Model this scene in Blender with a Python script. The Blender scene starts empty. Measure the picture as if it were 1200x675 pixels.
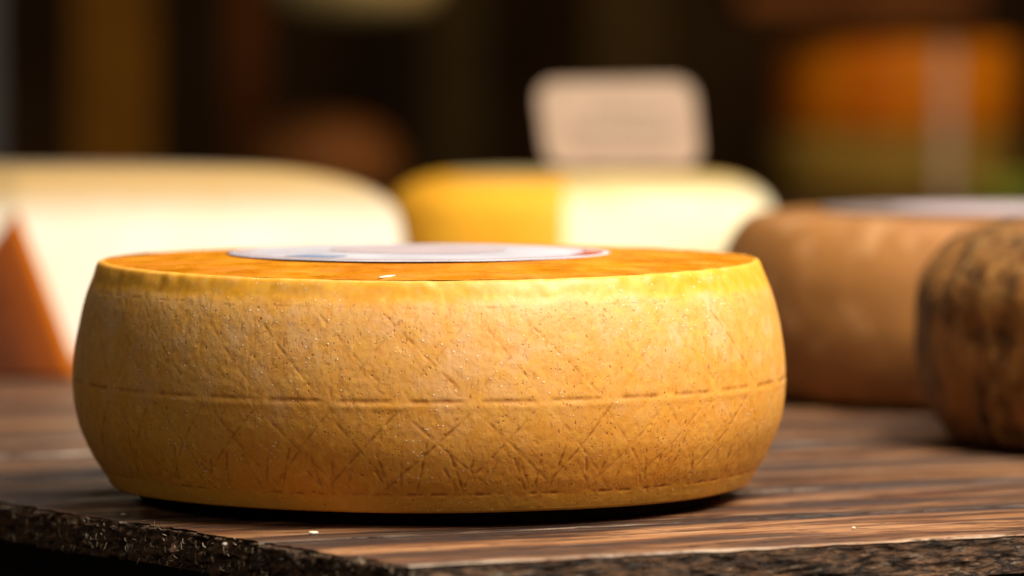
import bpy, bmesh, math, random
import numpy as np
from mathutils import Vector, noise as mn

random.seed(7); np.random.seed(7)
S = bpy.context.scene
COL = S.collection
R = math.radians
F, CX, HY, CAMH = 5600.0, 600.0, 40.0, 0.2078

def wx(px, d): return (px-CX)/F*d
def wz(py, d): return CAMH-(py-HY)/F*d

# ------------------------------------------------------------------ helpers
def tag(o, label=None, cat=None, group=None, kind=None):
    if label: o['label'] = label
    if cat: o['category'] = cat
    if group: o['group'] = group
    if kind: o['kind'] = kind
    return o

def empty(name, loc, label, cat, group=None, rz=0):
    o = bpy.data.objects.new(name, None); COL.objects.link(o)
    o.empty_display_size = 0.02
    o.location = loc; o.rotation_euler = (0, 0, rz)
    return tag(o, label, cat, group)

def link(name, me, mat, parent=None, smooth=True, loc=None):
    o = bpy.data.objects.new(name, me); COL.objects.link(o)
    if mat: me.materials.append(mat)
    if smooth: me.polygons.foreach_set('use_smooth', [True]*len(me.polygons))
    if parent: o.parent = parent
    if loc: o.location = loc
    return o

def from_np(name, verts, faces):
    me = bpy.data.meshes.new(name)
    verts = np.asarray(verts, dtype=np.float32); faces = np.asarray(faces, dtype=np.int32)
    me.vertices.add(len(verts)); me.vertices.foreach_set('co', verts.ravel())
    n = faces.shape[1]
    me.loops.add(faces.size); me.loops.foreach_set('vertex_index', faces.ravel())
    me.polygons.add(len(faces))
    me.polygons.foreach_set('loop_start', np.arange(0, faces.size, n, dtype=np.int32))
    try: me.polygons.foreach_set('loop_total', np.full(len(faces), n, dtype=np.int32))
    except Exception: pass
    me.update(calc_edges=True); me.validate()
    return me

def grid_faces(nu, nv, wrap=True, off=0):
    iu = np.arange(nu if wrap else nu-1); iv = np.arange(nv-1)
    U, V = np.meshgrid(iu, iv, indexing='ij')
    U2 = (U+1) % nu
    return off+np.stack([U*nv+V, U2*nv+V, U2*nv+V+1, U*nv+V+1], -1).reshape(-1, 4)

def smooth_profile(pts, n):
    """Catmull-Rom through (r,z) points resampled to n evenly spaced points"""
    P = [np.array(p, float) for p in pts]
    P = [2*P[0]-P[1]]+P+[2*P[-1]-P[-2]]
    out = []
    for i in range(1, len(P)-2):
        for t in np.linspace(0, 1, 40, endpoint=False):
            a, b, c, d = P[i-1:i+3]
            out.append(0.5*((2*b)+(-a+c)*t+(2*a-5*b+4*c-d)*t*t+(-a+3*b-3*c+d)*t**3))
    out.append(P[-2]); out = np.array(out)
    s = np.r_[0, np.cumsum(np.linalg.norm(np.diff(out, axis=0), axis=1))]
    t = np.linspace(0, s[-1], n)
    return np.stack([np.interp(t, s, out[:, 0]), np.interp(t, s, out[:, 1])], 1), s[-1]

def vnoise(shape, cells, seed=0, wrap0=True):
    """smooth value noise on a (nu,nv) grid, periodic along axis 0"""
    rs = np.random.RandomState(seed)
    cu, cv = cells
    g = rs.rand(cu, cv+2)*2-1
    u = np.linspace(0, cu, shape[0], endpoint=False); v = np.linspace(0, cv, shape[1])
    iu = np.floor(u).astype(int); iv = np.minimum(np.floor(v).astype(int), cv)
    fu = u-iu; fv = v-iv
    fu = fu*fu*(3-2*fu); fv = fv*fv*(3-2*fv)
    a = g[iu % cu][:, iv]; b = g[(iu+1) % cu][:, iv]
    c = g[iu % cu][:, iv+1]; d = g[(iu+1) % cu][:, iv+1]
    fu = fu[:, None]; fv = fv[None, :]
    return (a*(1-fu)+b*fu)*(1-fv)+(c*(1-fu)+d*fu)*fv

def bm_mesh(name, fn):
    bm = bmesh.new(); fn(bm)
    bmesh.ops.recalc_face_normals(bm, faces=bm.faces)
    me = bpy.data.meshes.new(name); bm.to_mesh(me); bm.free(); return me

def box_bm(bm, x0, x1, y0, y1, z0, z1, bev=0.0):
    r = bmesh.ops.create_cube(bm, size=1)
    for v in r['verts']:
        v.co = Vector(((x0+x1)/2+v.co.x*(x1-x0), (y0+y1)/2+v.co.y*(y1-y0), (z0+z1)/2+v.co.z*(z1-z0)))
    if bev:
        es = list({e for v in r['verts'] for e in v.link_edges})
        bmesh.ops.bevel(bm, geom=es, offset=bev, segments=3, affect='EDGES')

def lathe(name, pts, mat, parent=None, nu=128, nv=60, wob=0.0, seed=0, cells=(14, 6), streak=0.0, caps=True):
    prof, L = smooth_profile(pts, nv)
    th = np.linspace(0, 2*math.pi, nu, endpoint=False)
    w = vnoise((nu, nv), cells, seed)*wob
    if streak: w = w+vnoise((nu, nv), (cells[0]*6, cells[1]*2), seed+5)*streak
    fade = np.clip(prof[:, 0]/prof[:, 0].max()*3-0.3, 0, 1)
    rr = prof[None, :, 0]+w*fade[None]
    V = np.stack([np.sin(th)[:, None]*rr, -np.cos(th)[:, None]*rr, np.broadcast_to(prof[None, :, 1], rr.shape)], -1).reshape(-1, 3)
    Fq = grid_faces(nu, nv)
    me = from_np(name, V, Fq)
    return link(name, me, mat, parent)

# ------------------------------------------------------------------ node helpers
class NT:
    def __init__(s, name):
        s.m = bpy.data.materials.new(name); s.m.use_nodes = True
        s.t = s.m.node_tree; s.n = s.t.nodes; s.b = s.n['Principled BSDF']
    def l(s, a, b): s.t.links.new(a, b)
    def val(s, sock, v):
        if v is None: return
        if hasattr(v, 'links') or isinstance(v, bpy.types.NodeSocket): s.l(v, sock)
        else: sock.default_value = v
    def coord(s, kind='Object', scale=(1, 1, 1), rot=(0, 0, 0), loc=(0, 0, 0)):
        c = s.n.new('ShaderNodeTexCoord'); mp = s.n.new('ShaderNodeMapping')
        s.l(c.outputs[kind], mp.inputs[0]); mp.inputs['Scale'].default_value = scale
        mp.inputs['Rotation'].default_value = rot; mp.inputs['Location'].default_value = loc
        return mp.outputs[0]
    def noise(s, co, scale, detail=4, rough=0.5, dist=0.0):
        n = s.n.new('ShaderNodeTexNoise'); s.l(co, n.inputs['Vector'])
        n.inputs['Scale'].default_value = scale; n.inputs['Detail'].default_value = detail
        n.inputs['Roughness'].default_value = rough; n.inputs['Distortion'].default_value = dist
        return n.outputs['Fac']
    def vor(s, co, scale, feature='F1', rnd=1.0):
        n = s.n.new('ShaderNodeTexVoronoi'); n.feature = feature; s.l(co, n.inputs['Vector'])
        n.inputs['Scale'].default_value = scale; n.inputs['Randomness'].default_value = rnd
        return n
    def rng(s, v, a, b, c=0.0, d=1.0, smooth=False):
        n = s.n.new('ShaderNodeMapRange'); s.l(v, n.inputs[0])
        if smooth: n.interpolation_type = 'SMOOTHSTEP'
        for i, x in zip((1, 2, 3, 4), (a, b, c, d)): n.inputs[i].default_value = x
        return n.outputs[0]
    def math(s, op, a, b=None, c=None):
        n = s.n.new('ShaderNodeMath'); n.operation = op
        for i, x in enumerate((a, b, c)): s.val(n.inputs[i], x)
        return n.outputs[0]
    def mix(s, f, a, b, blend='MIX'):
        n = s.n.new('ShaderNodeMix'); n.data_type = 'RGBA'; n.blend_type = blend
        s.val(n.inputs[0], f)
        for i, x in ((6, a), (7, b)):
            if isinstance(x, tuple): n.inputs[i].default_value = (*x, 1) if len(x) == 3 else x
            else: s.l(x, n.inputs[i])
        return n.outputs[2]
    def attr(s, name):
        n = s.n.new('ShaderNodeAttribute'); n.attribute_name = name; return n.outputs['Fac']
    def sep(s, co):
        n = s.n.new('ShaderNodeSeparateXYZ'); s.l(co, n.inputs[0]); return n.outputs
    def bump(s, h, strength=0.3, dist=0.001, prev=None):
        n = s.n.new('ShaderNodeBump'); s.l(h, n.inputs['Height'])
        n.inputs['Strength'].default_value = strength; n.inputs['Distance'].default_value = dist
        if prev: s.l(prev, n.inputs['Normal'])
        return n.outputs[0]
    def out(s, color=None, rough=None, normal=None, sss=0, radius=(0.01, 0.004, 0.001), scale=0.3, spec=0.5, coat=0):
        if isinstance(color, tuple): color = (*color, 1)
        s.val(s.b.inputs['Base Color'], color); s.val(s.b.inputs['Roughness'], rough)
        if normal: s.l(normal, s.b.inputs['Normal'])
        s.b.inputs['Subsurface Weight'].default_value = sss
        s.b.inputs['Subsurface Radius'].default_value = radius
        s.b.inputs['Subsurface Scale'].default_value = scale
        s.b.inputs['Specular IOR Level'].default_value = spec
        s.b.inputs['Coat Weight'].default_value = coat
        return s.m

def mottled(name, a, b, scale=20, rough=0.6, bump=0.0, sss=0, stretch=(1, 1, 1), c=None, spec=0.35):
    t = NT(name); co = t.coord(scale=stretch)
    n = t.noise(co, scale, 5, 0.6)
    col = t.mix(t.rng(n, 0.35, 0.65), a, b)
    if c: col = t.mix(t.rng(t.noise(co, scale*2.7, 4), 0.52, 0.68), col, c)
    nm = t.bump(t.noise(co, scale*4, 4), bump, 0.002) if bump else None
    return t.out(col, rough, nm, sss=sss, radius=(1, 0.5, 0.2), scale=0.006, spec=spec)

# ------------------------------------------------------------------ materials
def mat_rind():
    t = NT('golden_rind')
    co = t.coord()
    xyz = t.sep(co)
    g = t.attr('groove')
    big = t.noise(co, 16, 4, 0.55)
    mid = t.noise(t.coord(scale=(1, 1, 0.7)), 170, 5, 0.68)
    fine = t.noise(co, 420, 3, 0.6)
    gold = t.mix(t.rng(big, 0.2, 0.8), (0.70, 0.272, 0.018), (0.78, 0.345, 0.030))
    film = t.math('MULTIPLY', t.rng(t.math('ADD', t.math('MULTIPLY', xyz[2], 5.5), t.math('MULTIPLY', big, 0.5)), 0.30, 0.85), t.rng(mid, 0.36, 0.60, 0.35, 1.0))
    # thin pale bloom, missing low on the wheel and rubbed off in patches
    col = t.mix(t.math('MULTIPLY', film, 0.62), gold, (0.75, 0.49, 0.215))
    col = t.mix(t.math('MULTIPLY', t.rng(t.noise(co, 210, 4, 0.65), 0.52, 0.62), 0.45), col, (0.84, 0.44, 0.06))
    pink = t.math('MULTIPLY', t.rng(t.noise(co, 60, 4, 0.6), 0.52, 0.66), t.rng(xyz[2], 0.02, 0.07))
    col = t.mix(t.math('MULTIPLY', pink, 0.28), col, (0.78, 0.53, 0.36))
    # smooth waxy band below the rim
    wob = t.math('MULTIPLY', t.math('SUBTRACT', t.noise(co, 45, 4), 0.5), 0.010)
    band = t.rng(t.math('ADD', xyz[2], wob), 0.0875, 0.0925, smooth=True)
    col = t.mix(t.math('MULTIPLY', band, t.rng(t.noise(t.coord(scale=(1, 1, 2)), 120, 5, 0.65), 0.35, 0.55, 0.55, 1.0)), col, t.mix(t.rng(mid, 0.4, 0.6), (0.82, 0.36, 0.018), (0.86, 0.43, 0.045)))
    band2 = t.rng(t.math('ADD', xyz[2], wob), 0.010, 0.006, smooth=True)
    col = t.mix(t.math('MULTIPLY', band2, 0.6), col, (0.66, 0.33, 0.035))
    # grooves hold darker rind
    gm = t.rng(g, 0.02, 0.45)
    col = t.mix(t.math('MULTIPLY', gm, 0.78), col, (0.42, 0.150, 0.016))
    # pores
    wv = t.coord(scale=(1, 1, 0.75))
    nd = t.n.new('ShaderNodeTexNoise'); nd.inputs['Scale'].default_value = 700; t.l(wv, nd.inputs['Vector'])
    vm = t.n.new('ShaderNodeVectorMath'); vm.operation = 'MULTIPLY_ADD'; t.l(nd.outputs['Color'], vm.inputs[0]); vm.inputs[1].default_value = (0.0016, 0.0016, 0.0022); t.l(wv, vm.inputs[2])
    v1 = t.vor(vm.outputs[0], 640); v2 = t.vor(vm.outputs[0], 400)
    pm = t.rng(t.noise(co, 55, 5, 0.65), 0.34, 0.60)
    sel = t.math('GREATER_THAN', t.sep(v1.outputs['Color'])[0], 0.52)
    p1 = t.math('MULTIPLY', t.math('MULTIPLY', t.rng(v1.outputs['Distance'], 0.29, 0.12), sel), pm)
    sel2 = t.math('GREATER_THAN', t.sep(v2.outputs['Color'])[1], 0.86)
    p2 = t.math('MULTIPLY', t.rng(v2.outputs['Distance'], 0.26, 0.12), sel2)
    pores = t.math('MAXIMUM', p1, p2)
    pores = t.math('MULTIPLY', pores, t.rng(band, 0, 1, 1, 0))
    col = t.mix(t.math('MULTIPLY', pores, 0.72), col, (0.32, 0.10, 0.018))
    v4 = t.vor(vm.outputs[0], 180)
    b4 = t.math('MULTIPLY', t.rng(v4.outputs['Distance'], 0.42, 0.10), t.math('GREATER_THAN', t.sep(v4.outputs['Color'])[0], 0.72))
    col = t.mix(t.math('MULTIPLY', t.math('MULTIPLY', b4, pm), 0.42), col, (0.62, 0.22, 0.022))
    # pale salt-like grains
    v3 = t.vor(co, 620)
    s3 = t.math('GREATER_THAN', t.sep(v3.outputs['Color'])[2], 0.87)
    gr = t.math('MULTIPLY', t.rng(v3.outputs['Distance'], 0.32, 0.16), s3)
    gr = t.math('MULTIPLY', gr, t.rng(t.noise(co, 30, 3), 0.42, 0.6))
    col = t.mix(t.math('MULTIPLY', gr, 0.9), col, (0.95, 0.80, 0.58))
    h = t.math('ADD', t.math('MULTIPLY', fine, 0.5), t.math('MULTIPLY', mid, 1.0))
    h = t.math('SUBTRACT', h, t.math('MULTIPLY', pores, 0.5))
    h = t.math('ADD', h, t.math('MULTIPLY', gr, 0.7))
    h = t.math('MULTIPLY', h, t.rng(band, 0, 1, 1, 0.25))
    nm = t.bump(h, 0.60, 0.0006)
    rough = t.rng(t.math('ADD', mid, t.math('MULTIPLY', band, -0.4)), 0.1, 0.8, 0.44, 0.62)
    return t.out(col, rough, nm, sss=0.18, radius=(1, 0.50, 0.12), scale=0.003, spec=0.5)

def mat_top():
    t = NT('waxy_amber_top')
    co = t.coord()
    big = t.noise(co, 22, 4, 0.5)
    col = t.mix(t.rng(big, 0.35, 0.65), (0.68, 0.225, 0.003), (0.80, 0.30, 0.005))
    v = t.vor(co, 210); sel = t.math('GREATER_THAN', t.sep(v.outputs['Color'])[0], 0.88)
    p = t.math('MULTIPLY', t.rng(v.outputs['Distance'], 0.2, 0.1), sel)
    col = t.mix(t.rng(t.noise(co, 75, 5, 0.65), 0.5, 0.66), col, (0.60, 0.185, 0.002))
    col = t.mix(p, col, (0.30, 0.06, 0.01))
    nm = t.bump(t.noise(co, 130, 4, 0.6), 0.45, 0.0006)
    return t.out(col, t.rng(t.noise(co, 50, 4), 0.35, 0.65, 0.18, 0.42), nm, sss=0.15, radius=(1, 0.35, 0.05), scale=0.004, spec=0.5)

def mat_wood(k):
    """weathered brown plank; object x runs along the grain"""
    rs = random.Random(k*13+1)
    t = NT('weathered_plank_wood')
    off = (rs.uniform(0, 9), rs.uniform(0, 9), rs.uniform(0, 9))
    co = t.coord(scale=(1, 1, 1), loc=off)
    gco = t.coord(scale=(0.055, 1, 1), loc=off)
    xco = t.coord(scale=(0.16, 1, 1), loc=off)
    grain = t.noise(gco, 150, 6, 0.72, 0.3)
    broad = t.noise(xco, 42, 5, 0.62, 0.5)
    patch = t.noise(co, 14, 4, 0.6)
    a = 1.35 if k == 0 else rs.uniform(0.8, 1.15)
    col = t.mix(t.rng(grain, 0.34, 0.62), (0.009*a, 0.0038*a, 0.0025*a), (0.155*a, 0.060*a, 0.022*a))
    col = t.mix(t.math('MULTIPLY', t.rng(broad, 0.48, 0.60), 0.75), col, (0.36*a, 0.175*a, 0.075*a))
    col = t.mix(t.math('MULTIPLY', t.rng(broad, 0.47, 0.38), 0.8), col, (0.034, 0.022, 0.019))
    streak = t.rng(t.noise(t.coord(scale=(0.05, 1, 1), loc=off), 300, 4, 0.7), 0.60, 0.68)
    col = t.mix(t.math('MULTIPLY', streak, 0.7), col, (0.58, 0.40, 0.25))
    dark = t.math('MULTIPLY', t.rng(t.noise(xco, 70, 5, 0.7), 0.56, 0.64), t.rng(patch, 0.40, 0.60))
    col = t.mix(t.math('MULTIPLY', dark, 0.8), col, (0.022, 0.011, 0.008))
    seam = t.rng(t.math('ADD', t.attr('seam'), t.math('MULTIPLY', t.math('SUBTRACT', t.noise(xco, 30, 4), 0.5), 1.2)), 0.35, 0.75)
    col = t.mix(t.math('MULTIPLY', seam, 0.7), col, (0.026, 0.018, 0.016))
    # worn pale arris and broken sides come from vertex data baked at build time
    worn = t.attr('worn')
    wn = t.math('MULTIPLY', worn, t.rng(t.noise(t.coord(scale=(0.35, 1, 1)), 90, 5, 0.7), 0.36, 0.60))
    col = t.mix(wn, col, (0.62, 0.48, 0.36))
    side = t.attr('side')
    sn = t.noise(t.coord(scale=(0.22, 1, 1.0)), 300, 6, 0.75, 0.8)
    scol = t.mix(t.rng(sn, 0.46, 0.62), (0.026, 0.014, 0.009), (0.32, 0.17, 0.085))
    scol = t.mix(t.math('MULTIPLY', t.rng(t.noise(t.coord(scale=(0.3, 1, 1)), 260, 5, 0.7), 0.58, 0.70), 0.7), scol, (0.62, 0.50, 0.36))
    scol = t.mix(t.math('MULTIPLY', t.rng(t.noise(co, 75, 4, 0.6), 0.45, 0.62), 0.8), scol, (0.17, 0.085, 0.042))
    col = t.mix(side, col, scol)
    h = t.math('ADD', t.math('MULTIPLY', grain, 1.0), t.math('MULTIPLY', t.noise(gco, 420, 4, 0.7), 0.5))
    h = t.math('ADD', h, t.math('MULTIPLY', t.math('MULTIPLY', sn, side), 2.2))
    pit = t.rng(t.noise(t.coord(scale=(0.22, 1, 1), loc=off), 240, 5, 0.75), 0.60, 0.68)
    col = t.mix(t.math('MULTIPLY', pit, 0.75), col, (0.014, 0.008, 0.005))
    h = t.math('SUBTRACT', h, t.math('MULTIPLY', pit, 0.8))
    h = t.math('ADD', h, t.math('MULTIPLY', broad, 1.6))
    h = t.math('ADD', h, t.math('MULTIPLY', t.math('MULTIPLY', t.noise(t.coord(scale=(0.3, 1, 1)), 900, 4, 0.7), side), 0.8))
    nm = t.bump(h, 0.9, 0.0022)
    rough = t.math('ADD', t.rng(grain, 0.3, 0.7, -0.06, 0.10), t.rng(t.noise(xco, 20, 5, 0.65), 0.40, 0.60, 0.30, 0.60))
    return t.out(col, rough, nm, spec=0.30)

M = {}
M['rind'] = mat_rind(); M['top'] = mat_top()
def simple(name, c, r=0.6, spec=0.5, sss=0):
    return NT(name).out(c, r, sss=sss, radius=(1, 0.6, 0.3), scale=0.006, spec=spec)
M['contact_shadow_dark'] = mottled('contact_shadow_dark', (0.010, 0.003, 0.002), (0.016, 0.004, 0.003), 60, 0.8, 0.2, spec=0.1)
def paste(name, a, b, rim, z0, z1):
    """cut paste that ripens to a darker layer just under the rind"""
    t = NT(name); co = t.coord(); z = t.sep(co)[2]
    col = t.mix(t.rng(t.noise(co, 18, 5, 0.6), 0.35, 0.65), a, b)
    zz = t.math('ADD', z, t.math('MULTIPLY', t.math('SUBTRACT', t.noise(co, 30, 3), 0.5), 0.006))
    col = t.mix(t.rng(zz, z0, z1, smooth=True), col, rim)
    v = t.vor(co, 70); hole = t.math('MULTIPLY', t.rng(v.outputs['Distance'], 0.13, 0.08), t.math('GREATER_THAN', t.sep(v.outputs['Color'])[0], 0.75))
    col = t.mix(t.math('MULTIPLY', hole, 0.6), col, rim)
    return t.out(col, 0.5, t.bump(t.noise(co, 90, 4), 0.15, 0.002), sss=0.2, radius=(1, 0.6, 0.3), scale=0.006, spec=0.3)
M['cream'] = paste('cream_paste', (0.84, 0.78, 0.65), (0.82, 0.74, 0.57), (0.52, 0.35, 0.13), 0.078, 0.114)
M['cream_rind'] = mottled('pale_tan_rind', (0.30, 0.20, 0.10), (0.40, 0.28, 0.16), 22, 0.55, 0.3)
M['yellow_rind'] = mottled('yellow_rind', (0.80, 0.33, 0.014), (0.88, 0.43, 0.030), 16, 0.45, 0.2, sss=0.1)
M['pale_top'] = mottled('pale_wax_top', (0.58, 0.42, 0.17), (0.66, 0.50, 0.24), 25, 0.5, 0.2)
M['yellow_paste'] = paste('pale_yellow_paste', (0.85, 0.76, 0.52), (0.82, 0.72, 0.44), (0.58, 0.40, 0.13), 0.084, 0.104)
M['tan_rind'] = mottled('tan_brushed_rind', (0.22, 0.088, 0.020), (0.31, 0.130, 0.032), 20, 0.5, 0.4, stretch=(1, 1, 0.8), c=(0.39, 0.19, 0.07))
M['dark_rind'] = mottled('dark_mottled_rind', (0.026, 0.011, 0.004), (0.30, 0.125, 0.028), 55, 0.6, 1.0, stretch=(1, 1, 0.7), c=(0.26, 0.14, 0.04), spec=0.2)
M['wedge_rind_plain'] = mottled('brown_orange_rind', (0.085, 0.022, 0.006), (0.14, 0.038, 0.009), 30, 0.6, 0.2, spec=0.1)
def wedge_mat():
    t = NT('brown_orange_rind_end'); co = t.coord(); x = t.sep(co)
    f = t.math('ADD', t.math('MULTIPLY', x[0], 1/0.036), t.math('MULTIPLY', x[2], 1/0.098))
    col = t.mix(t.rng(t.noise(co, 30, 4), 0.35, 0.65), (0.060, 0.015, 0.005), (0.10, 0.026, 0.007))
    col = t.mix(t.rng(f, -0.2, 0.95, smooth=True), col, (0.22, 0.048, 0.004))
    col = t.mix(t.rng(f, 0.72, 0.98, smooth=True), col, (0.60, 0.155, 0.003))  # light glowing through the thin right edge, painted in as orange
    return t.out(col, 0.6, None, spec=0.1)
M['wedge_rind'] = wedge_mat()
M['wedge_side'] = mottled('orange_paste', (0.60, 0.12, 0.002), (0.68, 0.17, 0.003), 22, 0.6, 0.1, sss=0.3, spec=0.05)
M['paper'] = mottled('paper_label', (0.84, 0.83, 0.90), (0.64, 0.60, 0.66), 30, 0.22, 0.1)
M['blue'] = mottled('blue_print', (0.22, 0.28, 0.46), (0.36, 0.42, 0.56), 60, 0.3)
M['red'] = mottled('red_print', (0.50, 0.10, 0.05), (0.58, 0.16, 0.09), 60, 0.3)
M['pink'] = mottled('pink_grey_print', (0.56, 0.43, 0.44), (0.62, 0.52, 0.54), 60, 0.3)
M['card'] = mottled('beige_card', (0.38, 0.265, 0.185), (0.45, 0.32, 0.225), 14, 0.6)
M['card_ink'] = simple('grey_brown_ink', (0.27, 0.19, 0.14), 0.7)
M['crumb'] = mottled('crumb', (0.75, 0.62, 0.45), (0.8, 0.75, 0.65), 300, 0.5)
M['fibre'] = mottled('pale_wood_fibre', (0.75, 0.64, 0.44), (0.45, 0.33, 0.20), 200, 0.5)
M['wood_stick'] = mottled('pick_wood', (0.30, 0.20, 0.10), (0.4, 0.28, 0.15), 60, 0.6)

# ------------------------------------------------------------------ hero cheese
HD = 2.143; HX = wx(503.5, HD); HZ = 0.0063
def hero():
    t = empty('whole_cheese', (HX, HD, HZ), 'large golden yellow cheese wheel with scored rind, in sharp focus at the table corner', 'cheese wheel')
    prof_pts = [(0.1300, 0.0000), (0.1385, 0.0001), (0.1422, 0.0006), (0.1440, 0.0026), (0.1475, 0.0085), (0.1522, 0.0165), (0.1577, 0.0300),
                (0.1600, 0.0460), (0.1588, 0.0640), (0.1550, 0.0820), (0.1503, 0.0945), (0.1484, 0.0990), (0.1472, 0.1004), (0.1455, 0.1008)]
    NU, NV = 2200, 300
    prof, L = smooth_profile(prof_pts, NV)
    z = prof[:, 1]; arc = np.linspace(0, L, NV); circ = 2*math.pi*0.156
    # tangent / normal of the profile
    T = np.gradient(prof, axis=0); T /= np.linalg.norm(T, axis=1)[:, None]
    N = np.stack([T[:, 1], -T[:, 0]], 1)
    H = np.zeros((NU, NV)); G = np.zeros((NU, NV))
    du = circ/NU; dv = L/NV
    def z2a(zz):
        i = int(np.argmin(np.abs(z-zz)+(prof[:, 0] < 0.139)*1.0)); return arc[i]
    rs = np.random.RandomState(3)
    def stroke(u0, a0, u1, a1, w, depth, gd, breakup=0.0):
        m = 3*w
        i0 = int((min(u0, u1)-m)/du); i1 = int((max(u0, u1)+m)/du)+1
        j0 = max(0, int((min(a0, a1)-m)/dv)); j1 = min(NV, int((max(a0, a1)+m)/dv)+1)
        if j1 <= j0: return
        I = np.arange(i0, i1); J = np.arange(j0, j1)
        U = (I*du)[:, None]; A = (J*dv)[None, :]
        ex, ey = u1-u0, a1-a0; l2 = ex*ex+ey*ey+1e-12
        tt = np.clip(((U-u0)*ex+(A-a0)*ey)/l2, 0, 1)
        dx = U-(u0+tt*ex); dy = A-(a0+tt*ey)
        d2 = dx*dx+dy*dy
        end = np.clip(np.minimum(tt, 1-tt)*6+0.35, 0, 1)
        if breakup:
            ph = rs.rand()*10
            l = math.sqrt(l2)
            end = end*np.clip(0.5+breakup*(np.sin(tt*l*520+ph)+np.sin(tt*l*1310+ph*3)*0.7), 0, 1)
        prof_ = np.exp(-d2/(2*(w/2)**2))*end
        K = (I % NU)[:, None], J[None, :]
        H[K] = np.minimum(H[K], -depth*prof_)+0
        G[K] = np.maximum(G[K], gd*prof_)
    node = circ/33.0
    zero = (29.2/360.0)*circ
    aE, aT, aB = z2a(0.049), z2a(0.0885), z2a(0.0085)
    for k in range(33):
        u = zero+k*node
        jit = lambda s: rs.uniform(-s, s)
        vis = rs.uniform(0.55, 1.0)
        stroke(u+0.14*node, aE+jit(.0003), u+0.88*node, aE+jit(.0003), 0.0014, 0.00055*vis, 0.95*vis, 0.12)
        # lower field: long diagonals both ways, fans of short cuts near the bottom line
        for s in (-1, 1):
            d = rs.uniform(0.5, 1.0)*(1.0 if s < 0 else 0.7); du_ = jit(.12)
            stroke(u+(s*0.07+du_)*node, aE-0.0025-rs.uniform(0, .004), u+(du_+s*rs.uniform(0.95, 1.32))*node, aB+rs.uniform(0, .005)+0.001+jit(.002), 0.00085, 0.00042*d, 0.80*d, 0.25)
            d *= rs.uniform(.5, 1)
            stroke(u+(s*0.07-du_)*node, aE+0.0025, u+(s*rs.uniform(0.95, 1.3)-du_)*node, aT-0.003+jit(.002), 0.00085, 0.00030*d, 0.58*d, 0.35)
        for f0, f1, h0 in ((0.40, 0.24, 0.55), (-0.34, -0.14, 0.45), (0.62, 0.80, 0.36), (0.02, -0.04, 0.42)):
            d = rs.uniform(0.45, 1.0)
            stroke(u+(f0+jit(.05))*node, aB+(aE-aB)*(h0+jit(.08)), u+(f1+jit(.05))*node, aB+0.003+jit(.002), 0.0008, 0.00036*d, 0.85*d, 0.3)
        if rs.rand() < 0.75:
            stroke(u+jit(.2)*node, aB, u+rs.uniform(.45, .9)*node, aB+jit(.0004), 0.0011, 0.00040, 0.80*rs.uniform(.3, 1), 0.5)
        if rs.rand() < 0.8:
            stroke(u+jit(.2)*node, aT, u+rs.uniform(.4, .9)*node, aT+jit(.0006), 0.0009, 0.00010, 0.30*rs.uniform(.1, 1), 0.7)
    for _ in range(4200):   # short tool marks all round
        u = rs.uniform(0, circ); a = rs.uniform(z2a(0.006), z2a(0.087))
        l = rs.uniform(0.0010, 0.0050); up = a > aE
        ang = rs.normal(0.22 if up else -0.30, 0.25)
        if rs.rand() < 0.2: ang = -ang
        d = rs.uniform(0.25, 1.0)**1.6
        stroke(u, a, u+math.sin(ang)*l, a+math.cos(ang)*l, rs.uniform(0.0004, 0.0008), 0.00010*d, 0.26*d)
    # lip below the equator line, soft lumps
    lip = np.exp(-((arc-(aE-0.0022))/0.0016)**2)*0.00022
    H += lip[None]*(0.6+0.4*vnoise((NU, NV), (60, 4), 9))
    side = np.clip((arc-0.010)/0.006, 0, 1)*np.clip((L-arc-0.004)/0.006, 0, 1)
    H *= side[None]*0.9+0.1
    H += vnoise((NU, NV), (16, 4), 1)*0.00045*np.clip((arc-.004)/.01, 0, 1)
    H += vnoise((NU, NV), (90, 12), 2)*0.00010*side
    H += vnoise((NU, NV), (420, 46), 4)*0.00007*side
    # small dents on the rim edge
    rimw = np.exp(-((arc-(L-0.0035))/0.003)**2)
    H += vnoise((NU, NV), (150, 6), 12)*0.00045*rimw
    th = np.linspace(0, 2*math.pi, NU, endpoint=False)
    rr = prof[None, :, 0]+N[None, :, 0]*H; zz = prof[None, :, 1]+N[None, :, 1]*H
    zz = zz+(np.sin(th+0.7)*0.0004-0.0024*np.clip(np.cos(th), 0, 1)**1.5)[:, None]*np.clip(prof[:, 1]/0.1, 0, 1)[None]**2
    V = np.stack([np.sin(th)[:, None]*rr, -np.cos(th)[:, None]*rr, zz], -1).reshape(-1, 3)
    faces = grid_faces(NU, NV)
    me = from_np('rind', V, faces)
    at = me.attributes.new('groove', 'FLOAT', 'POINT'); at.data.foreach_set('value', np.clip(G, 0, 1).astype(np.float32).ravel())
    link('rind', me, M['rind'], t)
    # underside disc
    link('underside', bm_mesh('underside', lambda bm: bmesh.ops.create_circle(bm, cap_ends=True, segments=96, radius=0.1302)), M['rind'], t, loc=(0, 0, 0.0001))
    # domed top face, dense enough for its shallow dents
    n_r, n_t = 70, 360
    rr = np.linspace(0.1456, 0.0005, n_r); tt = np.linspace(0, 2*math.pi, n_t, endpoint=False)
    hz = 0.1008+0.0040*(1-(rr/0.1456)**2)
    nz = vnoise((n_t, n_r), (26, 8), 21)*0.00035+vnoise((n_t, n_r), (110, 26), 22)*0.00013
    nz *= (np.clip((0.1456-rr)/0.012, 0, 1)*np.clip((rr-0.090)/0.006, 0, 1))[None]
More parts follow.
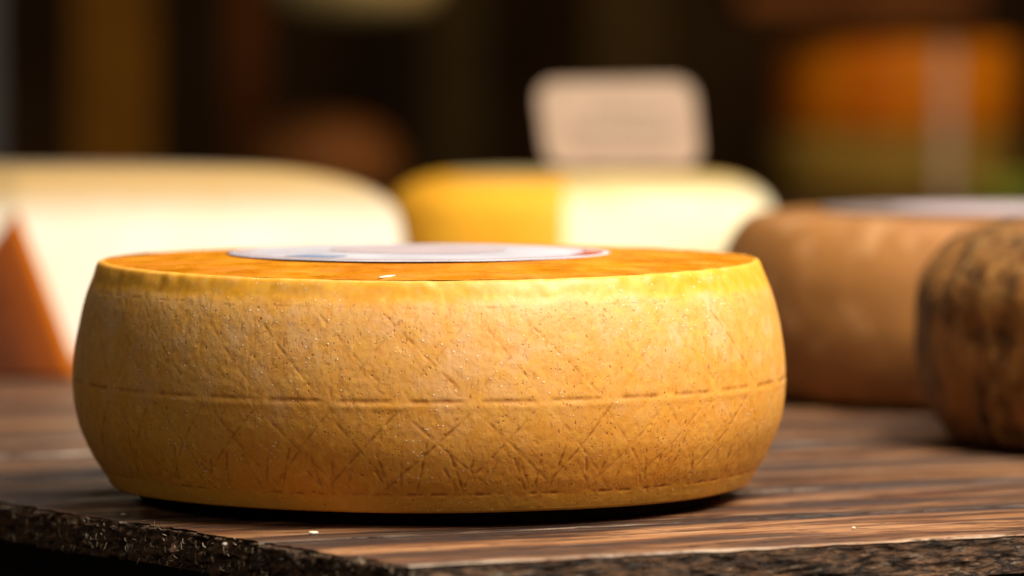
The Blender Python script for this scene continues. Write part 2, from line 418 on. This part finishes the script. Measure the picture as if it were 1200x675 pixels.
    V = np.stack([np.sin(tt)[:, None]*rr[None], -np.cos(tt)[:, None]*rr[None], hz[None]+nz+(np.sin(tt+0.7)*0.0004-0.0024*np.clip(np.cos(tt), 0, 1)**1.5)[:, None]*((rr/0.1456)**2)[None]], -1).reshape(-1, 3)
    link('top_face', from_np('top_face', V, grid_faces(n_t, n_r)[:, ::-1]), M['top'], t)
    # paper label with printed ring, arcs and centre panel
    def topz(r): return 0.1008+0.0040*(1-(r/0.1456)**2)
    def disc(name, r0, r1, a0, a1, mat, lift, parent, wav=0.00008):
        na, nr = 160, 24
        full = abs(a1-a0) > 6.28
        a = np.linspace(a0, a1, na, endpoint=not full); rr = np.linspace(r0, r1, nr)
        wv = wav*(np.sin(a*5+0.4)+0.6*np.sin(a*11+1))[:, None]*np.clip((rr-0.06)/0.034, 0, 1)[None]
        zz = topz(rr)[None]+(lift*0.2 if parent is t else lift*0.4)+wv*0.5+0.00012
        V = np.stack([np.sin(a)[:, None]*rr, -np.cos(a)[:, None]*rr, zz], -1).reshape(-1, 3)
        V[:, 0] -= 0.005
        return link(name, from_np(name, V, grid_faces(na, nr, wrap=full)[:, ::-1]), mat, parent)
    lab = disc('paper_label', 0.0005, 0.0860, 0, 2*math.pi, M['paper'], 0.0006, t)
    md = lab.modifiers.new('Thickness', 'SOLIDIFY'); md.thickness = 0.00008; md.offset = 1
    disc('printed_ring', 0.076, 0.082, 0, 2*math.pi, M['pink'], 0.0009, lab)
    disc('printed_arc', 0.060, 0.0745, R(-52), R(-30), M['blue'], 0.0009, lab)
    disc('printed_arc', 0.074, 0.083, R(66), R(92), M['red'], 0.0010, lab)
    disc('printed_centre', 0.0005, 0.040, 0, 2*math.pi, M['pink'], 0.0009, lab)
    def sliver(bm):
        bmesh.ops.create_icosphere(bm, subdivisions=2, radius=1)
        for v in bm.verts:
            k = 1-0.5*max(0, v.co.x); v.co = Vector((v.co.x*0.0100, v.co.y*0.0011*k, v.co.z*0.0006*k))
    sv = link('rim_glint', bm_mesh('rim_glint', sliver), M['crumb'], t, loc=(-0.0150, -0.1330, 0.0996)); sv.rotation_euler.z = R(66)  # specular glint on the rim, modelled as a pale sliver
    return t


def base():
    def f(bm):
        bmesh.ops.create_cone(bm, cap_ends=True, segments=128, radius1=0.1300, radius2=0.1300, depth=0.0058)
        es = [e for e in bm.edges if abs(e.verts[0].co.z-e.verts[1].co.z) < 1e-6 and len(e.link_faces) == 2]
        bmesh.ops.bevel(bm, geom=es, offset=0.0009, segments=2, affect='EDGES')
    o = link('contact_shadow_disc', bm_mesh('contact_shadow_disc', f), M['contact_shadow_dark'], smooth=False, loc=(HX, HD, 0.0033))  # black disc added under the wheel to deepen its contact shadow
    tag(o, 'thin dark disc added beneath the golden cheese wheel to widen its contact shadow', 'mat')
base()

# ------------------------------------------------------------------ table
A25 = R(25); CA, SA = math.cos(A25), math.sin(A25)
def table():
    # table empty frame: local x runs along the grain (q), local y across it (p)
    t = empty('wooden_table', (0, 0, 0), 'rough weathered brown plank table with a dark broken edge', 'table', rz=A25)
    TH = 0.0165
    p0 = 1.7045; W = 0.105
    for k in range(19):
        rs = random.Random(k+40)
        a = p0+k*W; b = a+W-(0.0012+rs.uniform(0, 0.0008)); pm = (a+b)/2
        qe = 0.7485-(a-1.7105)*0.19+(0 if k < 2 else rs.uniform(-0.004, 0.006))
        q1 = 2.5
        sk = -0.19
        near = k < 4
        nq = 900 if k < 2 else (420 if near else 160)
        # cross-section loop (p,z) with rounded arris; counter-clockwise from the front bottom
        chip = lambda p: 0.0042*abs(mn.noise(Vector((p*62, 3.3, 0))))+0.0024*mn.noise(Vector((p*170, 8.1, 0)))+0.0010*mn.noise(Vector((p*460, 8.1, 0)))
        bev = 0.0022 if k == 0 else 0.0010
        loop = []
        def seg(pa, za, pb, zb, n):
            for i in range(n): loop.append((pa+(pb-pa)*i/n, za+(zb-za)*i/n))
        ns = 26 if k == 0 else 8
        seg(a, -TH, a, -bev, ns)
        for i in range(4):
            an = math.pi/2*i/4; loop.append((a+bev-bev*math.cos(an), -bev+bev*math.sin(an)))
        seg(a+bev, 0, b-bev, 0, 44 if near else 16)
        for i in range(4):
            an = math.pi/2*i/4; loop.append((b-bev+bev*math.sin(an), -bev+bev*math.cos(an)))
        seg(b, -bev, b, -TH, 5)
        seg(b, -TH, a, -TH, 3)
        nl = len(loop)
        # along the grain: dense close to the end and in the view
        s = np.linspace(0, 1, nq); qs = (s**1.6)*(q1-qe)
        verts = []; worn = []; side = []; seam = []
        for i in range(nq):
            for j, (p, z) in enumerate(loop):
                q = qe+qs[i]+(p-a)*sk*max(0, 1-qs[i]/0.3)+chip(p)*max(0, 1-qs[i]/0.012)
                fs = 1.0 if p < a+1e-6 else 0.0                      # front side
                P = Vector((q*9, p*70, z*70))
                nn = mn.noise(Vector((q*22, p*160, z*30)))
                top = z > -bev*1.01 and p > a+bev*0.9 and p < b-bev*0.9
                edge = (not top) and z > -0.004 and p < pm
                dz = dp = 0.0
                if top:
                    dz = nn*0.00035+mn.noise(Vector((q*6, p*45, 3+k)))*0.0007
                    e = max(0, 1-(p-a)/0.010)*(1 if k == 0 else .4)
                    dz -= e*0.0012*max(0, mn.noise(Vector((q*30, p*40, 7))))
                if p < pm and not top:
                    amp = 0.0018 if k == 0 else 0.0012
                    dp = amp*(mn.noise(Vector((q*34, z*150, 2+k)))+0.6*mn.noise(Vector((q*120, z*380, 5)))+0.35*mn.noise(Vector((q*300, z*700, 9))))
                    dp += 0.0014*max(0, -z/TH)
                    dz = 0.0006*mn.noise(Vector((q*60, z*60, 1))) if z > -TH*.9 else 0.002*mn.noise(Vector((q*25, 1, 1)))
                verts.append((q, p+dp, z+dz))
                w = 0.0
                if z > -0.0016:
                    dist = (p-a)
                    if k == 0: w = max(0, 1-dist/(0.007+0.005*mn.noise(Vector((q*14, 0, 0)))))*1.0
                    else: w = 0.9*max(0, 1-dist/(0.004))*max(0, mn.noise(Vector((q*11, k*3.1, 0)))*1.6)
                worn.append(w)
                side.append(0.0 if (z > -0.0012) else 1.0)
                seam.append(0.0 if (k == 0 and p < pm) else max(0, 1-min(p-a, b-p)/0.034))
        faces = []
        for i in range(nq-1):
            for j in range(nl):
                j2 = (j+1) % nl
                faces.append((i*nl+j, i*nl+j2, (i+1)*nl+j2, (i+1)*nl+j))
        # roughness in the end grain: cap as a grid of its own, joined into this mesh
        npc, nzc = (130, 26) if k < 4 else (30, 6)
        off = len(verts)
        for iz in range(nzc):
            for ip in range(npc):
                fp = ip/(npc-1); fz = iz/(nzc-1)
                p = a+(b-a)*fp; z = -TH*(1-fz)
                q = qe+(p-a)*sk
                edgef = min(fp, 1-fp, fz, 1-fz)
                rough = (mn.noise(Vector((p*120, z*160, k)))+0.7*mn.noise(Vector((p*330, z*380, k+4)))+0.5*mn.noise(Vector((p*800, z*800, k+4))))
                dq = 0.0046*rough-0.0012*(1 if edgef > 0.01 else 0)
                if iz == nzc-1: dq += 0.0016; z -= 0.0006
                if iz == nzc-2: dq += 0.0002
                dq += 0.0035*(1-fz)*(1 if edgef > 0 else 0.6)
                z2 = z+(0.0016*mn.noise(Vector((p*55, 4, k))) if iz == 0 else 0)+(0.0012*min(0, mn.noise(Vector((p*70, 1, k)))) if iz == nzc-1 else 0)
                verts.append((q+dq*(0.35 if iz >= nzc-2 else 1)+chip(p)*(0.5+0.5*fz), p, z2)); 
                w_ = max(0, (fz-0.80)/0.2); worn.append(w_*0.8); side.append(1.0 if iz < nzc-1 else 0.25); seam.append(0.0)
        for iz in range(nzc-1):
            for ip in range(npc-1):
                o_ = off+iz*npc+ip
                faces.append((o_, o_+npc, o_+npc+1, o_+1))
        # pull the sweep's first ring down under the cap's lip so nothing gapes
        me = from_np('plank', verts, faces)
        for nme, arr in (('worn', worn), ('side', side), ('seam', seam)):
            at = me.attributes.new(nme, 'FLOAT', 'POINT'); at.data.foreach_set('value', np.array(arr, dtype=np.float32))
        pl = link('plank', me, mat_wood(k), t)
        if k < 4:
            fr_ = random.Random(k+900); FV = []; FF = []
            for _ in range(90):
                p = fr_.uniform(a+.001, b-.001); zz = fr_.uniform(-TH*0.9, 0.0004); L_ = fr_.uniform(0.0015, 0.0055); ww = fr_.uniform(0.00010, 0.00024)
                q = qe+(p-a)*sk-fr_.uniform(0.0008, 0.0022); an = fr_.uniform(0, 6.28); cur = fr_.uniform(-1.6, 1.6)
                pos = Vector((q, p, zz)); b0 = len(FV)
                for i in range(7):
                    dirv = Vector((-0.35 if i < 3 else 0.1, math.cos(an), math.sin(an)*0.8)); nrm = Vector((0, -math.sin(an), math.cos(an)))
                    w2 = ww*(1-i/7.5)
                    for m_ in (Vector((0, 0, 0)), ):
                        FV += [tuple(pos+nrm*w2), tuple(pos-nrm*w2), tuple(pos+Vector((-w2*1.4, 0, 0)))]
                    pos = pos+dirv*L_/7; an += cur/7
                for i in range(6):
                    o_ = b0+i*3
                    for c_ in range(3):
                        FF.append((o_+c_, o_+(c_+1) % 3, o_+3+(c_+1) % 3, o_+3+c_))
            link('torn_fibres', from_np('torn_fibres', FV, FF), M['fibre'], pl)
    dk = mottled('dark_table_frame', (0.02, 0.012, 0.008), (0.06, 0.035, 0.022), 30, 0.7, 0.3)
    q0 = 0.74
    link('apron', bm_mesh('apron', lambda bm: box_bm(bm, 0.80, 2.45, 1.735, 1.765, -0.085, -TH-0.001, 0.002)), dk, t, False)
    link('apron', bm_mesh('apron', lambda bm: box_bm(bm, 0.735, 0.765, 1.85, 3.60, -0.085, -TH-0.001, 0.002)), dk, t, False)
    for (x, y) in ((0.80, 1.80), (2.40, 1.80), (0.80, 3.58), (2.40, 3.58)):
        link('leg', bm_mesh('leg', lambda bm: box_bm(bm, x-0.03, x+0.03, y-0.03, y+0.03, -0.80, -TH-0.001, 0.003)), dk, t, False)
table()

# ------------------------------------------------------------------ other cheeses on the table
def wheel(name, px, d, label, cat, group, rindm, Rm, h, nu=200, wob=0.001, streak=0.0, seed=1, shoulder=1.0, z=0.003, cells=(14, 6)):
    t = empty(name, (wx(px, d), d, z), label, cat, group)
    s = Rm/0.16; k = h/0.1
    a = shoulder
    pts = [(0.001, 0), (0.10*s, 0), (0.137*s, 0.0003), (0.144*s, 0.004*k), (0.1535*s, 0.016*k), (0.1595*s, 0.035*k), (0.16*s, 0.052*k),
           (0.158*s, 0.070*k), ((0.158-0.006*a)*s, 0.084*k), ((0.158-0.014*a)*s, 0.094*k), ((0.158-0.026*a)*s, 0.0995*k), (0.10*s, 0.1005*k), (0.001, 0.101*k)]
    lathe('rind', pts, rindm, t, nu, 90, wob, seed, cells, streak)
    return t

tw = wheel('whole_cheese', 1166, 2.74, 'tan brown cheese wheel with a pale label on top, behind the golden wheel', 'cheese wheel', 'whole cheese wheels on the table', M['tan_rind'], 0.16, 0.103, wob=0.0012, seed=4, shoulder=0.9)
def flat_label(parent, r, z, mat, name='paper_label'):
    def f(bm):
        bmesh.ops.create_cone(bm, cap_ends=True, segments=96, radius1=r, radius2=r, depth=0.0006)
    o = link(name, bm_mesh(name, f), mat, parent, False, (0, 0, z)); return o
fl = flat_label(tw, 0.100, 0.1048, mottled('dull_label', (0.24, 0.18, 0.16), (0.17, 0.13, 0.12), 20, 0.5))
flat_label(fl, 0.06, 0.0006, M['pink'], 'printed_centre')
wheel('whole_cheese', 1421, 2.43, 'dark mottled aged cheese wheel with lumpy rind at the right edge of the picture', 'cheese wheel', 'whole cheese wheels on the table', M['dark_rind'], 0.15, 0.110, wob=0.003, streak=0.0012, seed=8, shoulder=1.8, cells=(18, 6))

def sector(name, loc, label, Rr, h, a0, a1, rindm, facem, topm, rz=0, sh=0.02, bulge=0.012, chord=False, bottom_in=0.012):
    """wedge of a wheel between angles a0..a1 (or the wheel with a chord cut off)"""
    t = empty(name, loc, label, 'cut cheese', rz=rz)
    prof = [(Rr-bottom_in-bulge, 0.0), (Rr-bottom_in, 0.003), (Rr-bulge*0.3, h*0.22), (Rr, h*0.48), (Rr-bulge*0.25, h*0.72)]
    prof = prof+[(Rr-bulge*0.25-sh*(1-math.cos(x)), h*0.72+(h*0.28)*math.sin(x)) for x in (R(25), R(50), R(72), R(90))]
    pr, _ = smooth_profile(prof, 40)
    n = 96; ang = np.linspace(a0, a1, n)
    V = np.stack([np.sin(ang)[:, None]*pr[None, :, 0], -np.cos(ang)[:, None]*pr[None, :, 0], np.broadcast_to(pr[None, :, 1], (n, 40))], -1).reshape(-1, 3)
    link('rind', from_np('rind', V, grid_faces(n, 40, wrap=False)), rindm, t)
    ztop = h; rt = pr[-1, 0]
    def fan(z, rr, flip):
        vs = [] if chord else [(0, 0, z)]
        vs += [(math.sin(x)*rr, -math.cos(x)*rr, z) for x in ang]
        me = bpy.data.meshes.new('f'); idx = list(range(len(vs)))
        me.from_pydata(vs, [], [idx[::-1] if flip else idx]); return me
    link('top_face', fan(ztop, rt, False), topm, t, False)
    link('underside', fan(0.0, pr[0, 0], True), rindm, t, False)
    if chord:
        L = [(math.sin(a0)*r, -math.cos(a0)*r, z) for r, z in pr]; Rv = [(math.sin(a1)*r, -math.cos(a1)*r, z) for r, z in pr]
        fs = [tuple(L+Rv[::-1])]
    else:
        fs = []
        for x in (a0, a1):
            fs.append(tuple([(0, 0, 0)]+[(math.sin(x)*r, -math.cos(x)*r, z) for r, z in pr]+[(0, 0, ztop)]))
    for f in fs:
        me = bpy.data.meshes.new('cut_face'); me.from_pydata(list(f), [], [list(range(len(f)))])
        link('cut_face', me, facem, t, False)
    return t

# big cream wedge at the left: its point faces the camera near the left edge of the frame
sector('cheese_wedge', (wx(20, 3.02), 3.02, 0.003), 'large pale cream cut cheese with tan rind, at left behind the golden wheel',
       0.246, 0.119, R(98), R(262), M['cream_rind'], M['cream'], M['cream_rind'], sh=0.095, bulge=0.012)
# cut wheel in the centre, chord cut facing right front
sector('cut_cheese', (wx(679, 3.42), 3.42, 0.003), 'yellow rinded cheese wheel with pale cream cut face, standing below the beige price card',
       0.142, 0.104, R(85), R(360-5), M['yellow_rind'], M['yellow_paste'], M['pale_top'], sh=0.045, bulge=0.014, chord=True)

def orange_wedge():
    d = 2.86
    t = empty('cheese_wedge', (wx(22, d), d, 0.003), 'orange brown triangular wedge in front of the cream cheese at the left edge', 'cheese wedge', rz=R(6.5))
    hgt = wz(252, d)-0.003
    xr, xl, L = 0.036, -0.075, 0.09
    fr = [(xl, 0, 0), (xr, 0, 0), (0.0, 0, hgt)]; bk = [(x, L, z) for x, y, z in fr]
    def part(name, polys, mat, bev=0.0):
        vs = []; fs = []
        for p in polys:
            fs.append(list(range(len(vs), len(vs)+len(p)))); vs += p
        me = bpy.data.meshes.new(name); me.from_pydata(vs, [], fs); link(name, me, mat, t, False)
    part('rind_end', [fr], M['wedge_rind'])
    part('cut_face', [[fr[1], bk[1], bk[2], fr[2]]], M['wedge_side'])
    part('cut_face', [[fr[2], bk[2], bk[0], fr[0]]], M['wedge_side'])
    part('back_face', [[bk[0], bk[2], bk[1]]], M['wedge_side'])
    part('underside', [[fr[0], bk[0], bk[1], fr[1]]], M['wedge_side'])
orange_wedge()

# price card
def card():
    d = 3.46
    t = empty('price_card', (wx(726, d), d, 0.107), 'blurred beige price card with rounded corners on a wooden pick stuck in the cut cheese', 'price card')
    zb, zt = wz(196, d)-0.107, wz(86, d)-0.107
    q = [(-85/F*d, zb), (96/F*d, zb), (86/F*d, zt-.004), (-98/F*d, zt-.006)]
    def rounded(pts, r, n=8):
        out = []
        for i in range(len(pts)):
            a = Vector(pts[i-1]); b = Vector(pts[i]); c = Vector(pts[(i+1) % len(pts)])
            p = b+(a-b).normalized()*r; s = b+(c-b).normalized()*r
            for k in range(n+1):
                u = k/n; out.append(p*(1-u)**2+b*2*u*(1-u)+s*u*u)
        return out
    def f(bm):
        o = rounded(q, 0.016)
        vs = [bm.verts.new((p.x, 0, p.y)) for p in o]
        fc = bm.faces.new(vs)
        r = bmesh.ops.extrude_face_region(bm, geom=[fc])
        for v in r['geom']:
            if isinstance(v, bmesh.types.BMVert): v.co.y += 0.002
    c = link('card', bm_mesh('card', f), M['card'], t, False)
    def ink(bm):
        rs = random.Random(2)
        for row, (z0, x0, x1, hh) in enumerate(((0.047, -0.020, 0.030, 0.006), (0.034, -0.034, 0.038, 0.008), (0.021, -0.030, 0.036, 0.006))):
            x = x0
            while x < x1:
                w = rs.uniform(0.003, 0.007)
                box_bm(bm, x, x+w, -0.0009, -0.0003, zb+z0-0.01, zb+z0-0.01+hh*rs.uniform(.7, 1))
                x += w+0.0025
    link('faded_print', bm_mesh('faded_print', ink), M['card_ink'], c, False)
    link('pick', bm_mesh('pick', lambda bm: box_bm(bm, -0.002, 0.002, 0.0022, 0.005, -0.05, 0.04, 0.0005)), M['wood_stick'], t, False)
card()

hero()
# flecks on the table
def fleck(px, py, s, label):
    d = CAMH*F/(py-HY)
    rs = random.Random(int(px))
    def f(bm):
        bmesh.ops.create_icosphere(bm, subdivisions=2, radius=1)
        for v in bm.verts:
            k = 1+0.35*mn.noise(v.co*1.7+Vector((px, 0, 0))); v.co = Vector((v.co.x*s*1.5*k, v.co.y*s*k, v.co.z*s*0.45*k))
    o = link('crumb', bm_mesh('crumb', f), M['crumb'], loc=(wx(px, d), d, s*0.5+0.0003))
    o.rotation_euler.z = rs.uniform(0, 3)
    tag(o, label, 'crumb', 'pale crumbs fallen on the table')
fleck(366, 629, 0.0016, 'largest pale crumb on the boards, just in front of the golden wheel')
fleck(143, 606, 0.0009, 'tiny pale crumb at the left end of the shadow of the golden wheel')
fleck(1002, 622, 0.0009, 'tiny pale crumb on the front plank, rightmost of the crumbs')
fleck(262, 641, 0.0008, 'tiny pale crumb right by the broken left table edge')

# ------------------------------------------------------------------ background stall
D = 6.5
def mk(*a, **k):
    k.setdefault('spec', 0.08); return mottled(*a, **k)
wall = link('backdrop_wall', bm_mesh('backdrop_wall', lambda bm: box_bm(bm, -3, 3, 8.6, 8.7, -0.9, 2.6)), mk('dark_wall', (0.035, 0.017, 0.006), (0.06, 0.030, 0.010), 4, 0.9), smooth=False)
tag(wall, kind='structure')
gr = link('ground', bm_mesh('ground', lambda bm: box_bm(bm, -6, 6, -2, 9, -0.9, -0.8)), mk('dark_ground', (0.02, 0.016, 0.013), (0.03, 0.024, 0.02), 6, 0.9), smooth=False)
tag(gr, kind='structure')

ct = empty('market_counter', (0, D, 0), 'dark wooden counter far behind, carrying the blurred background cheeses', 'counter')
zc = wz(234, D)
dw = mk('counter_wood', (0.02, 0.011, 0.006), (0.045, 0.025, 0.012), 14, 0.6)
link('counter_top', bm_mesh('counter_top', lambda bm: box_bm(bm, -1.1, 1.3, -0.25, 0.5, zc-0.04, zc, 0.004)), dw, ct, False)
link('front_panel', bm_mesh('front_panel', lambda bm: box_bm(bm, -1.05, 1.25, -0.2, -0.17, -0.8, zc-0.041)), dw, ct, False)

def bgwheel(px, d, Rm, h, z, rm, label, group=None, seed=1):
    t = empty('whole_cheese', (wx(px, d), d, z), label, 'cheese wheel', group)
    s = Rm/0.16; k = h/0.1
    pts = [(0.001, 0), (0.10*s, 0), (0.150*s, 0.0005), (0.158*s, 0.01*k), (0.16*s, 0.05*k), (0.158*s, 0.09*k), (0.148*s, 0.0995*k), (0.10*s, 0.1005*k), (0.001, 0.101*k)]
    lathe('rind', pts, rm, t, 96, 40, 0.001, seed)
    return t
sc = D/F
olive = mk('olive_tan_rind', (0.22, 0.12, 0.018), (0.30, 0.17, 0.028), 12, 0.6, c=(0.27, 0.19, 0.035))
orng = mk('deep_orange_rind', (0.42, 0.085, 0.002), (0.66, 0.20, 0.003), 6, 0.5)
bgwheel(1045, D+0.1, 148*sc, (230-152)*sc, zc+0.001, olive, 'olive tan cheese wheel at the bottom of the blurred stack on the far counter', 'stacked wheels on the far counter', 2)
bgwheel(1048, D+0.1, 146*sc, (150-46)*sc, zc+0.002+(230-152)*sc, orng, 'deep orange cheese wheel on top of the olive one on the far counter', 'stacked wheels on the far counter', 3)
# shelf above the stack
sh = link('wall_shelf', bm_mesh('wall_shelf', lambda bm: box_bm(bm, wx(865, D), wx(1140, D), D-0.1, D+0.35, wz(14, D), wz(14, D)+0.03, 0.003)), mk('shelf_wood', (0.13, 0.035, 0.005), (0.20, 0.06, 0.008), 12, 0.5), smooth=False)
tag(sh, 'orange brown wooden shelf at the upper right above the stacked far cheeses', 'shelf')

def post(name, px0, px1, py0, d, mat, label, cat, ztop=1.2, zbot=None, dep=0.05):
    z0 = wz(py0, d) if zbot is None else zbot
    o = link(name, bm_mesh(name, lambda bm: box_bm(bm, wx(px0, d), wx(px1, d), d, d+dep, z0, ztop, 0.004)), mat, smooth=False)
    return tag(o, label, cat)
post('wooden_post', 86, 178, 200, 6.9, mk('post_wood', (0.13, 0.050, 0.003), (0.18, 0.072, 0.004), 10, 0.7), 'wide brown wooden post far behind the cream cheese at upper left', 'post', zbot=-0.8, dep=0.12)
post('wooden_post', 268, 312, 200, 7.1, mk('red_post_wood', (0.07, 0.018, 0.002), (0.10, 0.026, 0.002), 10, 0.7), 'narrow dim reddish post between the wide brown post and the hanging bowl', 'post', zbot=-0.8, dep=0.08)
post('wooden_post', 500, 570, 200, 7.3, mk('dim_post_wood', (0.030, 0.016, 0.003), (0.042, 0.023, 0.005), 10, 0.7), 'dim brown post just left of the price card, far behind', 'post', zbot=-0.8, dep=0.08)
post('wooden_post', 690, 785, 200, 7.4, mk('dim_post_wood', (0.045, 0.024, 0.005), (0.06, 0.032, 0.007), 10, 0.7), 'dim brown post rising behind the beige price card', 'post', zbot=-0.8, dep=0.08)
post('metal_pole', -40, -4, 200, 6.0, simple('grey_metal', (0.10, 0.09, 0.09), 0.6), 'thin grey pole at the left edge of the picture', 'pole', zbot=-0.8, dep=0.03)
post('paper_tag', 1101, 1118, 228, 6.25, mk('grey_paper', (0.40, 0.29, 0.22), (0.46, 0.34, 0.27), 20, 0.7), 'upright greyish paper tag standing in front of the stacked far cheeses', 'tag', ztop=wz(52, 6.25), zbot=zc+0.001, dep=0.004)

# loaf-like brown round behind, left of centre
lf = empty('bread_loaf', (wx(375, D), D, zc+0.001), 'brown rounded loaf on the far counter, between the cream cheese and the yellow wheel', 'bread loaf')
lathe('crust', [(0.001, 0), (0.07, 0), (0.10, 0.012), (0.112, 0.045), (0.098, 0.082), (0.058, 0.106), (0.001, 0.114)], mk('brown_crust', (0.14, 0.045, 0.010), (0.22, 0.08, 0.02), 14, 0.6, 0.3), lf, 96, 40, 0.004, 3)

# hanging pale bowl at the top
hb = empty('hanging_bowl', (wx(415, 6.3), 6.3, wz(24, 6.3)), 'pale olive bowl hanging at the top of the picture, only its underside visible', 'bowl')
lathe('bowl', [(0.001, 0), (0.05, 0.002), (0.085, 0.010), (0.108, 0.028), (0.118, 0.055), (0.116, 0.056), (0.104, 0.030), (0.08, 0.014), (0.001, 0.006)], mk('pale_bowl', (0.42, 0.30, 0.11), (0.50, 0.36, 0.15), 10, 0.4), hb, 96, 40)
for k in range(3):
    a = k*2*math.pi/3+0.3
    def f(bm, a=a):
        bmesh.ops.create_cone(bm, cap_ends=True, segments=8, radius1=0.002, radius2=0.002, depth=0.6)
        for v in bm.verts:
            u = (v.co.z+0.3)/0.6
            v.co = Vector((v.co.x+math.sin(a)*0.117*(1-u), v.co.y+math.cos(a)*0.117*(1-u), 0.054+u*0.6))
    link('cord', bm_mesh('cord', f), dw, hb, False)

# green leafy bunch at the far right
gb = empty('herb_bunch', (wx(1182, 6.2), 6.2, zc+0.001), 'small green leafy bunch on the far counter at the right edge', 'herbs')
def leaves(bm):
    rs = random.Random(5)
    for i in range(160):
        a = rs.uniform(0, 6.28); r = rs.uniform(0, 0.055); z = rs.uniform(0.0, 0.030)
        c = Vector((math.sin(a)*r, math.cos(a)*r*0.6, z))
        u = Vector((rs.uniform(-1, 1), rs.uniform(-1, 1), rs.uniform(0, 1))).normalized(); w = u.cross(Vector((rs.uniform(-1, 1), rs.uniform(-1, 1), rs.uniform(-1, 1)))).normalized()
        L = rs.uniform(0.010, 0.02)
        bm.faces.new([bm.verts.new(c), bm.verts.new(c+u*L*0.5+w*L*0.3), bm.verts.new(c+u*L), bm.verts.new(c+u*L*0.5-w*L*0.3)])
link('leaves', bm_mesh('leaves', leaves), mk('leaf_green', (0.30, 0.38, 0.04), (0.42, 0.50, 0.08), 30, 0.5), gb, False)
link('stem', bm_mesh('stem', lambda bm: box_bm(bm, -0.05, 0.05, -0.006, 0.006, 0.0, 0.01, 0.002)), mk('stem_green', (0.12, 0.16, 0.03), (0.2, 0.22, 0.05), 30, 0.5), gb, False)

# ------------------------------------------------------------------ light
def area(name, loc, target, size, energy, color, sy=None):
    l = bpy.data.lights.new(name, 'AREA'); l.energy = energy; l.color = color; l.size = size
    if sy: l.shape = 'RECTANGLE'; l.size_y = sy
    o = bpy.data.objects.new(name, l); COL.objects.link(o); o.location = loc
    o.rotation_euler = (Vector(target)-Vector(loc)).to_track_quat('-Z', 'Y').to_euler()
    return o
area('key_lamp', (0.95, 1.42, 1.42), (0.0, 2.25, 0.03), 0.8, 61, (1.0, 0.90, 0.76))
area('fill_lamp', (-0.9, 0.6, 0.9), (-0.1, 2.1, 0.03), 0.5, 4.5, (1.0, 0.88, 0.74))  # unseen fill added so the plank ends at left show
o = area('rear_fill_lamp', (0.55, 1.9, 1.35), (0.0, 3.1, 0.06), 0.5, 10, (1.0, 0.95, 0.87)); o.data.spread = R(90)  # unseen lamp added to brighten the cut cheeses behind the hero
area('overhead_lamp', (0.1, 3.1, 1.6), (-0.05, 2.8, 0), 1.0, 10, (1.0, 0.95, 0.90))
area('background_lamp', (0.9, 5.2, 1.3), (0.3, 6.6, 0.05), 0.5, 19, (1.0, 0.76, 0.46))

w = bpy.data.worlds.new('World'); S.world = w; w.use_nodes = True
w.node_tree.nodes['Background'].inputs[0].default_value = (1.0, 0.86, 0.7, 1)
w.node_tree.nodes['Background'].inputs[1].default_value = 0.02

# ------------------------------------------------------------------ camera
cd = bpy.data.cameras.new('camera'); cam = bpy.data.objects.new('camera', cd); COL.objects.link(cam)
cd.sensor_width = 36; cd.lens = F/1200*36; cd.clip_start = 0.05; cd.clip_end = 50
cam.location = (0, 0, CAMH)
cam.rotation_euler = (R(90)-math.atan((337.5-HY)/F), 0, 0)
cd.dof.use_dof = True; cd.dof.focus_distance = 2.015
cd.dof.aperture_fstop = (cd.lens/1000)/0.034
S.camera = cam
S.render.engine = 'CYCLES'
S.view_settings.view_transform = 'Standard'; S.view_settings.look = 'None'
S.view_settings.exposure = 0.0; S.view_settings.gamma = 1
S.render.resolution_x = 1024; S.render.resolution_y = 576
